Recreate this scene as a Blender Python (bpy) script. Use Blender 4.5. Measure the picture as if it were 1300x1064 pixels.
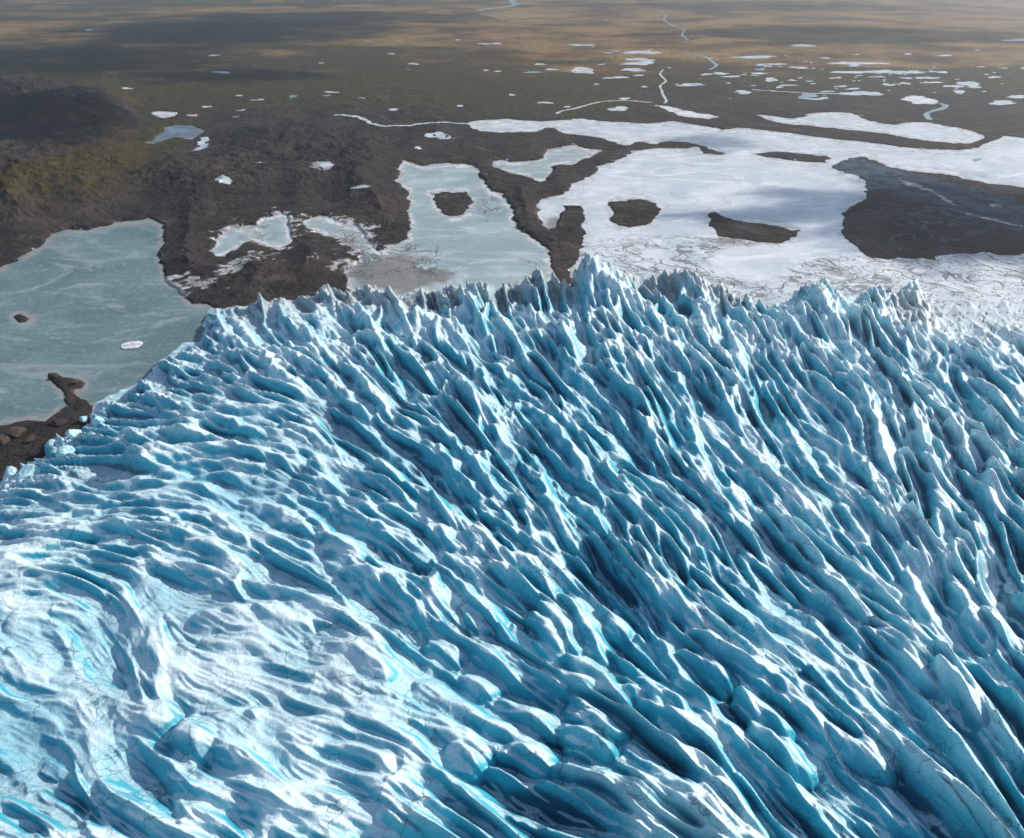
import bpy, math, random
import numpy as np
from mathutils import Vector
R = math.radians
SC = bpy.context.scene
for o in list(bpy.data.objects): bpy.data.objects.remove(o)

# ------------------------------------------------------------------ camera, sky, sun, exposure
CAM_H = 250.0                       # metres above the outwash plain
FPX, PX0, PY0 = 1000.0, 650.0, 487.0   # focal length and principal point in photograph pixels (1300 x 1064)
PITCH = math.atan(557.0 / FPX)
cam_d = bpy.data.cameras.new('camera'); cam = bpy.data.objects.new('camera', cam_d)
SC.collection.objects.link(cam); SC.camera = cam
cam_d.sensor_width = 36.0; cam_d.lens = 36.0 * FPX / 1300.0
cam_d.shift_y = -(532.0 - PY0) / 1300.0
cam_d.clip_start = 1.0; cam_d.clip_end = 120000.0
cam.location = (0, 0, CAM_H); cam.rotation_euler = (math.pi / 2 - PITCH, 0, 0)

SUN_AZ, SUN_EL = R(66), R(33)        # azimuth clockwise from +Y (the viewing direction)
SUN_DIR = Vector((math.sin(SUN_AZ) * math.cos(SUN_EL), math.cos(SUN_AZ) * math.cos(SUN_EL), math.sin(SUN_EL)))
w = bpy.data.worlds.new("World"); SC.world = w; w.use_nodes = True
nt = w.node_tree; bg = nt.nodes['Background']
sky = nt.nodes.new('ShaderNodeTexSky'); sky.sky_type = 'NISHITA'; sky.sun_disc = False
sky.sun_elevation = SUN_EL; sky.sun_rotation = SUN_AZ; sky.altitude = 300; sky.dust_density = 1.0; sky.ozone_density = 0.3
nt.links.new(sky.outputs[0], bg.inputs[0]); bg.inputs[1].default_value = 0.15
sl = bpy.data.lights.new('sun', 'SUN'); sl.energy = 4.6; sl.angle = R(0.5); sl.color = (1.0, 0.93, 0.84)
sun = bpy.data.objects.new('sun', sl); SC.collection.objects.link(sun)
sun.location = (400, 100, 600); sun.rotation_euler = (-SUN_DIR).to_track_quat('-Z', 'Y').to_euler()
SC.view_settings.view_transform = 'Standard'; SC.view_settings.look = 'None'
SC.view_settings.exposure = 0.12; SC.view_settings.gamma = 1.0
SC.cycles.max_bounces = 6; SC.cycles.diffuse_bounces = 3; SC.cycles.volume_bounces = 0
SC.cycles.volume_step_rate = 10

# ------------------------------------------------------------------ numpy helpers
CP, SP = math.cos(PITCH), math.sin(PITCH)
def ground(px, py, z=0.0):
    """world X, Y of photograph pixel (px, py) on the level z"""
    u = (np.asarray(px, float) - PX0) / FPX; v = (PY0 - np.asarray(py, float)) / FPX
    dy = CP + v * SP; dz = -SP + v * CP
    t = (CAM_H - z) / (-dz)
    return u * t, dy * t
def g1(px, py, z=0.0):
    x, y = ground(px, py, z); return Vector((float(x), float(y), z))

_rng = np.random.RandomState(11)
_perm = np.concatenate([_rng.permutation(1024)] * 2)
_ang = _rng.rand(1024) * 2 * np.pi
_gx = np.cos(_ang).astype(np.float32); _gy = np.sin(_ang).astype(np.float32)
def perlin(x, y, seed=0):
    x = np.asarray(x, np.float64) + seed * 37.17; y = np.asarray(y, np.float64) + seed * 91.73
    xi = np.floor(x); yi = np.floor(y)
    fx = (x - xi).astype(np.float32); fy = (y - yi).astype(np.float32)
    xi = xi.astype(np.int64) & 1023; yi = yi.astype(np.int64) & 1023
    u = fx * fx * fx * (fx * (fx * 6 - 15) + 10); v = fy * fy * fy * (fy * (fy * 6 - 15) + 10)
    def g(ix, iy, dx, dy):
        h = _perm[_perm[ix & 1023] + (iy & 1023)]
        return _gx[h] * dx + _gy[h] * dy
    a = g(xi, yi, fx, fy); b = g(xi + 1, yi, fx - 1, fy)
    c = g(xi, yi + 1, fx, fy - 1); d = g(xi + 1, yi + 1, fx - 1, fy - 1)
    return ((a + u * (b - a)) * (1 - v) + (c + u * (d - c)) * v) * 1.5
def fbm(x, y, lam, octv=4, seed=0, gain=0.5, ridged=False):
    s = 0; a = 1; t = 0
    for i in range(octv):
        n = perlin(x / lam, y / lam, seed + i * 3)
        s = s + a * ((1 - 2 * np.abs(n)) if ridged else n); t += a; a *= gain; lam *= 0.5
    return s / t
def sstep(a, b, x):
    t = np.clip((x - a) / (b - a), 0, 1); return t * t * (3 - 2 * t)
def sdf(P, px, py, cut=60.0):
    """distance in photograph pixels to a closed outline, negative inside"""
    P = np.array(P, float)
    out = np.full(px.shape, cut, np.float32)
    x0, y0 = P.min(0) - cut; x1, y1 = P.max(0) + cut
    m = (px > x0) & (px < x1) & (py > y0) & (py < y1)
    x = px[m]; y = py[m]
    d2 = np.full(x.shape, 1e12); ins = np.zeros(x.shape, bool)
    for i in range(len(P)):
        ax, ay = P[i]; bx, by = P[(i + 1) % len(P)]
        ex, ey = bx - ax, by - ay
        t = np.clip(((x - ax) * ex + (y - ay) * ey) / (ex * ex + ey * ey + 1e-9), 0, 1)
        d2 = np.minimum(d2, (x - ax - t * ex) ** 2 + (y - ay - t * ey) ** 2)
        c = (ay > y) != (by > y)
        with np.errstate(divide='ignore', invalid='ignore'):
            xc = ax + (y - ay) * ex / (ey if ey else 1e-9)
        ins ^= c & (x < xc)
    d = np.sqrt(d2); out[m] = np.where(ins, -d, d)
    return out
def seg_dist(L, px, py):
    """distance to an open polyline, and how far along it (0..1)"""
    d2 = np.full(px.shape, 1e12); tt = np.zeros(px.shape)
    n = len(L) - 1
    for i in range(n):
        ax, ay = L[i]; bx, by = L[i + 1]; ex, ey = bx - ax, by - ay
        t = np.clip(((px - ax) * ex + (py - ay) * ey) / (ex * ex + ey * ey + 1e-9), 0, 1)
        d = (px - ax - t * ex) ** 2 + (py - ay - t * ey) ** 2
        k = d < d2; d2 = np.where(k, d, d2); tt = np.where(k, (i + t) / n, tt)
    return np.sqrt(d2), tt
def tag(o, kind=None, label=None, cat=None, group=None):
    if kind: o['kind'] = kind
    if label: o['label'] = label
    if cat: o['category'] = cat
    if group: o['group'] = group
    return o
def grid_mesh(name, X, Y, Z, mat, facemask=None, attrs=None, smooth=True):
    """a mesh from arrays laid out in rows; attrs: name -> float array (one value a vertex)"""
    nr, nc = X.shape
    idx = np.arange(nr * nc).reshape(nr, nc)
    q = np.stack([idx[:-1, :-1], idx[1:, :-1], idx[1:, 1:], idx[:-1, 1:]], -1).reshape(-1, 4)
    if facemask is not None: q = q[facemask.reshape(-1)]
    used = np.zeros(nr * nc, bool); used[q.ravel()] = True
    remap = np.cumsum(used) - 1; q = remap[q]
    co = np.stack([X.ravel()[used], Y.ravel()[used], Z.ravel()[used]], -1).astype(np.float32)
    me = bpy.data.meshes.new(name)
    me.vertices.add(len(co)); me.vertices.foreach_set('co', co.ravel())
    me.loops.add(q.size); me.loops.foreach_set('vertex_index', q.ravel().astype(np.int32))
    me.polygons.add(len(q)); me.polygons.foreach_set('loop_start', (np.arange(len(q)) * 4).astype(np.int32))
    me.polygons.foreach_set('use_smooth', np.full(len(q), smooth))
    me.update(calc_edges=True)
    for k, a in (attrs or {}).items():
        at = me.attributes.new(k, 'FLOAT', 'POINT'); at.data.foreach_set('value', a.ravel()[used].astype(np.float32))
    me.materials.append(mat)
    o = bpy.data.objects.new(name, me); SC.collection.objects.link(o)
    return o

# ------------------------------------------------------------------ material helper
class Mat:
    def __init__(s, name, rough=0.8, spec=0.3):
        s.m = bpy.data.materials.new(name); s.m.use_nodes = True; s.t = s.m.node_tree
        s.b = s.t.nodes['Principled BSDF']; s.b.inputs['Roughness'].default_value = rough
        s.b.inputs['Specular IOR Level'].default_value = spec
        s.geo = s.t.nodes.new('ShaderNodeNewGeometry')
    def n(s, t, **k):
        x = s.t.nodes.new(t)
        for a, v in k.items(): setattr(x, a, v)
        return x
    def set(s, sock, v):
        if hasattr(v, 'links') or hasattr(v, 'is_linked'): s.t.links.new(v, sock)
        else:
            if isinstance(v, (tuple, list)) and len(v) == 3 and sock.type == 'RGBA': v = (*v, 1)
            sock.default_value = v
    def attr(s, name): x = s.n('ShaderNodeAttribute'); x.attribute_name = name; return x.outputs['Fac']
    def pos(s, scale=(1, 1, 1)):
        x = s.n('ShaderNodeVectorMath', operation='MULTIPLY'); s.t.links.new(s.geo.outputs['Position'], x.inputs[0])
        x.inputs[1].default_value = scale; return x.outputs[0]
    def noise(s, scale, detail=4, rough=0.55, vec=None, dist=0.0):
        x = s.n('ShaderNodeTexNoise'); x.inputs['Scale'].default_value = scale; x.inputs['Detail'].default_value = detail
        x.inputs['Roughness'].default_value = rough; x.inputs['Distortion'].default_value = dist
        s.t.links.new(vec if vec is not None else s.geo.outputs['Position'], x.inputs['Vector']); return x.outputs['Fac']
    def ramp(s, v, a, b):
        x = s.n('ShaderNodeMapRange'); x.interpolation_type = 'SMOOTHSTEP'; s.set(x.inputs[0], v)
        x.inputs[1].default_value = a; x.inputs[2].default_value = b; return x.outputs[0]
    def math(s, op, a, b=0.0, c=0.0):
        x = s.n('ShaderNodeMath', operation=op); s.set(x.inputs[0], a); s.set(x.inputs[1], b); s.set(x.inputs[2], c); return x.outputs[0]
    def mix(s, f, a, b):
        x = s.n('ShaderNodeMix', data_type='RGBA'); s.set(x.inputs[0], f); s.set(x.inputs[6], a); s.set(x.inputs[7], b); return x.outputs[2]
    def crack(s, scale, vec=None, width=0.03):
        x = s.n('ShaderNodeTexVoronoi', feature='DISTANCE_TO_EDGE'); x.inputs['Scale'].default_value = scale
        s.t.links.new(vec if vec is not None else s.geo.outputs['Position'], x.inputs['Vector'])
        return s.math('SUBTRACT', 1.0, s.ramp(x.outputs['Distance'], 0.0, width))
    def warped(s, amount, scale):
        nx = s.n('ShaderNodeTexNoise'); nx.inputs['Scale'].default_value = scale; nx.inputs['Detail'].default_value = 3
        s.t.links.new(s.geo.outputs['Position'], nx.inputs['Vector'])
        a = s.n('ShaderNodeVectorMath', operation='MULTIPLY_ADD'); s.t.links.new(nx.outputs['Color'], a.inputs[0])
        a.inputs[1].default_value = (amount,) * 3; s.t.links.new(s.geo.outputs['Position'], a.inputs[2]); return a.outputs[0]
    def bump(s, h, dist=0.3, strength=1.0, prev=None):
        x = s.n('ShaderNodeBump'); x.inputs['Distance'].default_value = dist; x.inputs['Strength'].default_value = strength
        s.set(x.inputs['Height'], h)
        if prev is not None: s.t.links.new(prev, x.inputs['Normal'])
        return x.outputs[0]
    def done(s, col, normal=None, rough=None):
        s.set(s.b.inputs['Base Color'], col)
        if normal is not None: s.t.links.new(normal, s.b.inputs['Normal'])
        if rough is not None: s.set(s.b.inputs['Roughness'], rough)
        return s.m

# land: gravel moraine, grass, dry tan grass, dirty snow, wet slate flats
m = Mat('moraine_land', 0.9, 0.15)
n1 = m.noise(0.012, 6, 0.6); n2 = m.noise(0.09, 6, 0.65); n3 = m.noise(0.9, 3, 0.6)
grav = m.mix(m.ramp(n1, .35, .65), (.032, .027, .025), (.060, .048, .041))
n5 = m.noise(.035, 7, .65, m.warped(30, .02))
grav = m.mix(m.ramp(n5, .5, .68), grav, (.024, .022, .023))
grav = m.mix(m.math('MULTIPLY', m.ramp(n5, .44, .34), .75), grav, (.095, .078, .066))
grav = m.mix(m.math('MULTIPLY', m.ramp(n3, .6, .75), .5), grav, (.16, .14, .13))
grass = m.mix(m.ramp(n2, .3, .7), (.038, .034, .013), (.085, .064, .022))
tan = m.mix(m.ramp(m.noise(.004, 6, .6), .35, .62), (.090, .050, .020), (.31, .195, .080))
col = m.mix(m.ramp(m.math('ADD', m.attr('grass'), m.math('MULTIPLY', m.math('SUBTRACT', n2, .5), 1.3)), .3, .7), grav, grass)
col = m.mix(m.ramp(m.math('ADD', m.attr('tan'), m.math('MULTIPLY', m.math('SUBTRACT', m.noise(.006, 6, .65), .5), 1.5)), .25, .75), col, tan)
slate = m.mix(m.ramp(m.noise(.05, 5, .6, m.warped(40, .02)), .4, .6), (.035, .060, .085), (.085, .125, .155))
col = m.mix(m.ramp(m.math('ADD', m.attr('slate'), m.math('MULTIPLY', m.math('SUBTRACT', n2, .5), 0.8)), .35, .65), col, slate)
dirty = m.mix(m.ramp(n2, .35, .65), (.62, .62, .62), (.36, .33, .31))
col = m.mix(m.ramp(m.math('ADD', m.attr('snow'), m.math('MULTIPLY', m.math('SUBTRACT', m.noise(.08, 7, .7), .5), 2.2)), .42, .58), col, dirty)
nb = m.bump(n3, .6, 1.0); nb = m.bump(n2, 4.5, 1.0, nb); nb = m.bump(n5, 9.0, .9, nb)
MAT_LAND = m.done(col, nb)

def lake_mat(name, base, alt, rim, white=0.0, rough=.55, rings=1.0):
    m = Mat(name, rough, .35)
    n = m.noise(.02, 5, .6, m.warped(30, .02)); f = m.noise(.22, 5, .65)
    c = m.mix(m.ramp(n, .35, .68), base, alt)
    c = m.mix(m.math('MULTIPLY', m.ramp(f, .5, .78), .22), c, (.80, .83, .84))
    # wind drifted streaks
    st = m.noise(1, 5, .6, m.pos((.009, .02, 1)), 2.5)
    c = m.mix(m.math('MULTIPLY', m.ramp(st, .5, .66), white), c, (.80, .82, .84))
    # shore rings: bands that follow the distance to the shore
    sd = m.attr('sd')
    wob = m.math('ADD', sd, m.math('MULTIPLY', m.math('SUBTRACT', m.noise(.12, 4, .6), .5), 9.0))
    ring = m.ramp(m.math('SINE', m.math('MULTIPLY', wob, 1.5)), .4, .9)
    near = m.math('MULTIPLY', m.math('SUBTRACT', 1.0, m.ramp(wob, 3, 9)), m.math('MULTIPLY', m.ramp(m.noise(.035, 4, .6), .36, .52), rings))
    c = m.mix(m.math('MULTIPLY', near, .8), c, rim)
    c = m.mix(m.math('MULTIPLY', m.math('MULTIPLY', ring, near), .75), c, (.17, .15, .145))
    # brownish mud stained ice and broken ice near the glacier
    c = m.mix(m.math('MULTIPLY', m.ramp(m.math('ADD', m.attr('mud'), m.math('MULTIPLY', m.math('SUBTRACT', m.noise(.03, 6, .65, m.warped(25, .03)), .5), 2.6)), .3, .8), .8), c, (.17, .145, .125))
    wp = m.warped(16, .05)
    def contour(sc, wd, lvl=.5, dist=1.2, v=None):
        return m.math('SUBTRACT', 1.0, m.ramp(m.math('ABSOLUTE', m.math('SUBTRACT', m.noise(sc, 3, .5, v, dist), lvl)), wd * .3, wd))
    bz = m.ramp(m.math('ADD', m.attr('broken'), m.math('MULTIPLY', m.math('SUBTRACT', m.noise(.03, 4, .6), .5), 1.2)), .3, .75)
    cr = m.math('MULTIPLY', m.math('MAXIMUM', contour(.022, .020), m.math('MAXIMUM', contour(.04, .022, .57, 2.0), contour(.016, .013, .43, .6))), bz)
    cr2 = m.math('MULTIPLY', m.math('MULTIPLY', m.crack(.05, m.warped(22, .04), .03), .8), m.math('MULTIPLY', bz, m.ramp(m.noise(.02, 3), .45, .6)))
    silt = m.math('MULTIPLY', m.ramp(m.noise(.025, 6, .6, m.warped(20, .03)), .52, .68), m.ramp(m.attr('broken'), .2, .8))
    c = m.mix(m.math('MULTIPLY', silt, .75), c, (.21, .19, .175))
    shr = m.math('MULTIPLY', m.math('SUBTRACT', 1.0, m.ramp(wob, 1, 14)), m.ramp(m.noise(.06, 6, .7), .45, .62))
    c = m.mix(m.math('MULTIPLY', shr, .6), c, (.26, .235, .215))
    crk = m.math('MAXIMUM', cr, cr2)
    fine = m.math('MULTIPLY', m.crack(.012, m.warped(25, .03), .012), .25)
    c = m.mix(m.math('MULTIPLY', crk, .75), c, (.085, .085, .095))
    c = m.mix(fine, c, (.16, .22, .24))
    nb = m.bump(m.math('ADD', f, m.math('MULTIPLY', crk, -1.5)), .5, .6)
    return m.done(c, nb)
MAT_TEAL = lake_mat('teal_lake_ice', (.100, .165, .168), (.145, .220, .222), (.30, .31, .30), .15)
MAT_PALE = lake_mat('pale_lake_ice', (.26, .345, .355), (.35, .44, .445), (.72, .73, .73), .30)
MAT_WHITE = lake_mat('white_lake_ice', (.48, .55, .59), (.66, .70, .72), (.80, .80, .80), .75, .55, .55)
MAT_POND = lake_mat('pond_ice', (.74, .77, .79), (.82, .83, .84), (.8, .8, .8), .5, .55, .4)
MAT_BLUEPOND = lake_mat('blue_pond_ice', (.05, .11, .17), (.16, .26, .33), (.06, .10, .14), .15)

# glacier ice: bare blue ice, white weathered crust, fine dust, shade painted into the troughs
m = Mat('glacier_ice', 0.45, .35)
fa = m.noise(.35, 6, .65); fb = m.noise(1.6, 4, .6); fc = m.noise(.06, 4, .6)
trough_shade = m.attr('trough_shade'); crust = m.attr('crust')
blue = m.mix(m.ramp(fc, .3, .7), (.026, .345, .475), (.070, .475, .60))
blue = m.mix(m.ramp(trough_shade, .28, .95), blue, (.006, .145, .24))  # trough shade put into the ice colour
cr = m.math('ADD', crust, m.math('MULTIPLY', m.math('SUBTRACT', fa, .5), .32))
white = m.mix(m.ramp(fb, .3, .7), (.50, .73, .79), (.80, .88, .89))
mid_ = m.mix(.5, blue, white)
col = m.mix(m.ramp(cr, .12, .55), blue, mid_); col = m.mix(m.ramp(cr, .45, .98), col, white)
du = m.math('ADD', m.attr('dust'), m.math('MULTIPLY', m.math('SUBTRACT', m.noise(.5, 7, .75), .5), 1.6))
col = m.mix(m.math('MULTIPLY', m.ramp(du, .42, .95), .62), col, (.38, .355, .34))
wp = m.warped(9, .12)
hair = m.math('MULTIPLY', m.math('MAXIMUM', m.crack(.055, wp, .016), m.math('MULTIPLY', m.crack(.16, wp, .03), m.ramp(m.noise(.06, 3), .5, .62))), m.ramp(m.noise(.03, 3), .38, .55))
col = m.mix(m.math('MULTIPLY', hair, .7), col, (.06, .10, .13))
brk = m.math('MULTIPLY', m.attr('crack'), 1.0)
col = m.mix(m.math('MULTIPLY', brk, .85), col, (.05, .07, .09))
nb = m.bump(fb, .18, .8); nb = m.bump(fa, .9, .7, nb)
MAT_ICE = m.done(col, nb)

m = Mat('boulder_rock', .9, .2)
c = m.mix(m.ramp(m.noise(.5, 6, .65), .35, .65), (.035, .028, .024), (.10, .078, .062))
MAT_ROCK = m.done(c, m.bump(m.noise(1.2, 5, .7), .8, 1))

# ------------------------------------------------------------------ outlines read off the photograph (its pixels, put on the ground)
TERM = [(-420, 700), (-200, 655), (-60, 632), (-20, 618), (6, 604), (34, 590), (52, 572), (74, 556), (100, 545), (112, 532), (128, 512), (150, 500), (170, 492),
        (186, 482), (200, 466), (214, 452), (236, 440), (256, 434), (262, 412), (268, 395), (290, 392), (322, 388), (345, 378), (385, 376), (415, 368),
        (445, 374), (478, 374), (505, 378), (532, 372), (558, 378), (590, 370), (632, 372), (668, 358), (700, 358), (722, 366), (742, 352), (776, 342),
        (806, 350), (830, 356), (880, 352), (905, 366), (925, 378), (955, 388), (985, 386), (1010, 376), (1040, 374), (1068, 380), (1110, 376),
        (1140, 366), (1180, 352), (1240, 346), (1310, 340), (1500, 330), (1900, 320)]
GLAC = TERM + [(1900, 1700), (-420, 1700)]
LAKES = {
 'A': (MAT_TEAL, [(-260, 420), (-100, 372), (0, 340), (34, 321), (51, 311), (64, 296), (85, 291), (115, 290), (145, 281), (190, 278), (205, 282), (208, 292), (204, 318), (206, 345),
        (217, 362), (233, 375), (244, 386), (262, 386), (290, 400), (290, 470), (200, 520), (128, 530), (108, 520), (96, 508), (84, 516), (66, 526), (56, 535), (34, 533), (0, 540), (-60, 556), (-260, 600)]),
 'B': (MAT_PALE, [(506, 203), (520, 207), (533, 210), (552, 208), (572, 207), (590, 208), (603, 211), (609, 220), (613, 230), (626, 242), (640, 246), (647, 256), (647, 267), (654, 279), (662, 290), (676, 300), (691, 314), (694, 324),
        (700, 345), (690, 385), (560, 400), (520, 385), (505, 350), (501, 333), (481, 320), (498, 313), (510, 308), (518, 302), (519, 286), (521, 270), (519, 256), (520, 244), (506, 237), (503, 230), (510, 222), (504, 212)]),
 'C': (MAT_PALE, [(621, 205), (629, 203), (636, 203), (650, 206), (668, 204), (682, 203), (697, 190), (712, 186), (728, 184), (748, 190), (765, 191), (756, 196), (745, 203), (728, 210), (712, 209), (701, 212), (699, 217), (696, 224),
        (694, 231), (680, 233), (672, 227), (660, 222), (643, 217), (634, 213), (625, 211)]),
 'D': (MAT_WHITE, [(594, 156), (610, 153), (647, 151), (694, 154), (735, 151), (768, 154), (816, 157), (850, 154), (870, 156), (918, 165), (941, 162), (985, 167), (1029, 173), (1097, 180), (1141, 187), (1215, 191), (1240, 187), (1256, 181), (1271, 172), (1300, 175), (1500, 186), (1900, 210),
        (1900, 300), (1500, 262), (1300, 238), (1249, 232), (1198, 220), (1158, 217), (1124, 211), (1104, 222), (1097, 228), (1100, 240), (1104, 250), (1088, 258), (1073, 267), (1066, 276), (1068, 290), (1077, 303), (1084, 314), (1097, 323), (1112, 330), (1131, 333), (1185, 333), (1192, 325), (1249, 323), (1300, 329), (1500, 335), (1900, 340),
        (1900, 420), (740, 420), (722, 380), (724, 340), (738, 320), (742, 300), (738, 286), (736, 262), (720, 262), (712, 272), (708, 290), (700, 293), (690, 284), (681, 276), (680, 262), (687, 252), (718, 247), (728, 232), (742, 228), (755, 222), (758, 213), (776, 206),
        (795, 199), (806, 191), (830, 188), (850, 188), (870, 188), (884, 186), (897, 195), (914, 198), (921, 195), (905, 191), (890, 184), (868, 181), (846, 180), (834, 183), (812, 180), (799, 184), (782, 183), (762, 176), (748, 173), (728, 171), (714, 169), (709, 162), (694, 162), (684, 168), (660, 168), (640, 169), (612, 167), (599, 163)]),
 'G': (MAT_WHITE, [(956, 145), (980, 147), (1009, 151), (1026, 145), (1050, 142), (1077, 144), (1098, 151), (1117, 157), (1137, 158), (1160, 155), (1185, 156), (1202, 160), (1225, 164), (1249, 173), (1246, 178), (1236, 182), (1215, 182), (1198, 181), (1165, 176), (1137, 172), (1100, 167), (1063, 163), (1020, 159), (995, 157), (970, 151)]),
 'H': (MAT_POND, [(829, 133), (848, 135), (870, 140), (887, 144), (911, 149), (900, 151), (878, 149), (862, 146), (845, 140)]),
 'J': (MAT_PALE, [(267, 318), (280, 300), (294, 291), (310, 289), (325, 286), (340, 276), (355, 271), (366, 275), (370, 290), (367, 308), (352, 316), (340, 312), (322, 304), (305, 314), (292, 326), (276, 326)]),
 'K': (MAT_PALE, [(386, 280), (396, 276), (406, 273), (424, 280), (440, 286), (454, 286), (464, 300), (476, 314), (492, 324), (520, 342), (535, 392), (440, 392), (446, 352), (436, 344), (448, 336), (458, 324), (446, 312), (430, 304), (408, 300), (390, 292)]),
 'P': (MAT_POND, [(1143, 126), (1152, 123), (1165, 121), (1180, 124), (1193, 129), (1186, 132), (1172, 132), (1158, 132), (1150, 128)]),
 'Q': (MAT_BLUEPOND, [(183, 181), (196, 178), (210, 162), (222, 158), (246, 160), (254, 165), (258, 172), (244, 177), (226, 174), (206, 180), (190, 183)]),
 'S': (MAT_POND, [(192, 143), (205, 141), (225, 143), (224, 147), (208, 150), (197, 147)]),
 'T': (MAT_POND, [(738, 85), (752, 88), (752, 94), (738, 92), (726, 88)]),
}
ISLANDS = {
 'B': [(548, 246), (565, 243), (578, 244), (592, 243), (599, 256), (597, 267), (588, 275), (574, 277), (562, 270), (552, 258)],
 'D1': [(772, 255), (790, 255), (812, 253), (830, 258), (841, 266), (833, 281), (818, 286), (799, 289), (786, 286), (773, 281), (776, 268)],
 'D2': [(716, 272), (724, 265), (738, 266), (742, 288), (741, 306), (738, 320), (730, 340), (720, 350), (704, 345), (706, 320), (714, 300)],
 'D3': [(961, 195), (985, 193), (1010, 194), (1046, 198), (1054, 202), (1050, 206), (1020, 206), (1000, 203), (975, 200)],
 'F': [(897, 272), (906, 268), (920, 275), (938, 280), (960, 284), (980, 287), (1016, 293), (1010, 300), (992, 308), (970, 309), (945, 307), (925, 305), (911, 300), (900, 286)],
 'E': [(1054, 213), (1066, 206), (1077, 201), (1098, 199), (1118, 206), (1126, 212), (1158, 217), (1198, 220), (1249, 232), (1300, 238), (1500, 262), (1900, 300), (1900, 340), (1500, 336), (1300, 329), (1249, 323), (1192, 325), (1185, 333), (1131, 333),
        (1112, 330), (1097, 323), (1084, 314), (1077, 303), (1068, 290), (1066, 276), (1073, 267), (1088, 258), (1104, 250), (1100, 240), (1097, 228), (1085, 222), (1070, 218)],
 'A1': [(18, 402), (26, 399), (34, 401), (42, 404), (34, 407), (24, 408)],
 'A2': [(61, 475), (70, 474), (82, 479), (98, 482), (108, 486), (104, 492), (94, 494), (92, 500), (104, 508), (114, 516), (112, 530), (96, 524), (86, 516), (82, 508), (82, 500), (72, 490), (66, 482)],
}

# ------------------------------------------------------------------ the land (one sheet to the horizon) and the frozen lakes lying in it
py_rows = np.concatenate([[-66, -65, -62, -58, -53, -47, -41, -35, -29, -23, -18, -14, -10, -7, -4, -2], np.arange(0, 430, 0.85), np.arange(430, 660, 1.6), np.arange(660, 1500, 30)])
px_cols = np.concatenate([np.arange(-900, -120, 14.0), np.arange(-120, 1420, 1.15), np.arange(1420, 2200, 14.0)])
PX, PY = np.meshgrid(px_cols, py_rows)
GX, GY = ground(PX, PY)
wx = fbm(GX, GY, 60, 4, 5); wy = fbm(GX, GY, 60, 4, 9)
wx = wx + .8 * fbm(GX, GY, 16, 4, 6, .6); wy = wy + .8 * fbm(GX, GY, 16, 4, 8, .6)
kx = 9.0; ky = 1.3 + 3.4 * sstep(120, 420, PY)
QX = PX + wx * kx; QY = PY + wy * ky
lake_sd = {k: sdf(P, QX, QY) for k, (mt, P) in LAKES.items()}
isl_sd = {k: sdf(P, QX, QY) for k, P in ISLANDS.items()}
allw = np.full(PX.shape, 60.0)
for v in lake_sd.values(): allw = np.minimum(allw, v)
for v in isl_sd.values(): allw = np.maximum(allw, -v)
glac_sd = -sdf(GLAC, PX, PY, 90.0)           # positive inside the glacier

def gauss(cx, cy, rx, ry, ang=0.0):
    c, s = math.cos(R(ang)), math.sin(R(ang)); dx = QX - cx; dy = QY - cy
    return np.exp(-(((dx * c + dy * s) / rx) ** 2 + ((-dx * s + dy * c) / ry) ** 2))
# relief
hum = fbm(GX, GY, 90, 6, 21, .55); rid = fbm(GX, GY, 130, 7, 31, .58, True); fin = fbm(GX, GY, 34, 5, 37, .6, True)
mor = np.clip(gauss(420, 230, 260, 85) + gauss(660, 200, 130, 45) + gauss(240, 300, 120, 90) + gauss(700, 260, 50, 50), 0, 1)   # hummocky moraine belt
hills = np.clip(gauss(40, 170, 150, 70) + gauss(0, 300, 140, 90), 0, 1)
Z = 1.0 + 1.0 * (hum + .4) + mor * (4.5 + 7 * rid + 3 * hum + 4.0 * fin) + .8 * fin + hills * (5 * (rid + .3) + 4 * fin)
# the dark hill spur at the left
d, t = seg_dist([(-420, 82), (-200, 104), (-40, 130), (60, 138), (118, 144), (180, 158), (205, 165)], QX, QY)
spur = np.exp(-(d / 24.0) ** 2) * (1 - t) ** .5
Z += spur * (26 + 20 * rid + 16 * fbm(GX, GY / 3, 60, 5, 39, .6, True)) * sstep(215, 150, QX)
d2_, t2_ = seg_dist([(-420, 250), (-120, 215), (-30, 240), (60, 262), (150, 262)], QX, QY)
Z += np.exp(-(d2_ / 46.0) ** 2) * (16 + 12 * rid) * sstep(200, 60, QX)
for (cx, cy, rx, ry, h) in [(350, 180, 40, 9, 12), (395, 176, 30, 8, 10), (450, 190, 60, 14, 8), (230, 215, 40, 20, 10), (660, 190, 40, 10, 6), (705, 240, 30, 25, 9), (670, 275, 16, 34, 14), (470, 250, 30, 30, 8), (420, 330, 40, 25, 7), (330, 340, 30, 20, 8)]:
    Z += h * gauss(cx, cy, rx, ry)
for k, h in (('B', 2.2), ('D1', 2.2), ('D2', 3.6), ('D3', 1.8), ('F', 2.7), ('E', 1.4), ('A1', 2.5), ('A2', 4)):
    s = np.clip(-isl_sd[k], 0, 14) / 14
    Z = np.where(isl_sd[k] < 1, 1.0 + h * s ** .6 * (.8 + .6 * hum + .5 * rid), Z)
shore = .12 * sstep(-1.0, 3.0, allw) + .88 * sstep(0, 58.0, allw) ** 1.2
Z = Z * shore + np.clip(allw, -3, 1.5) * 0.45
Z = np.where(PY < 60, Z * np.clip(PY / 60, .2, 1), Z)
Z = Z - 25 * sstep(14, 60, glac_sd)

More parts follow.
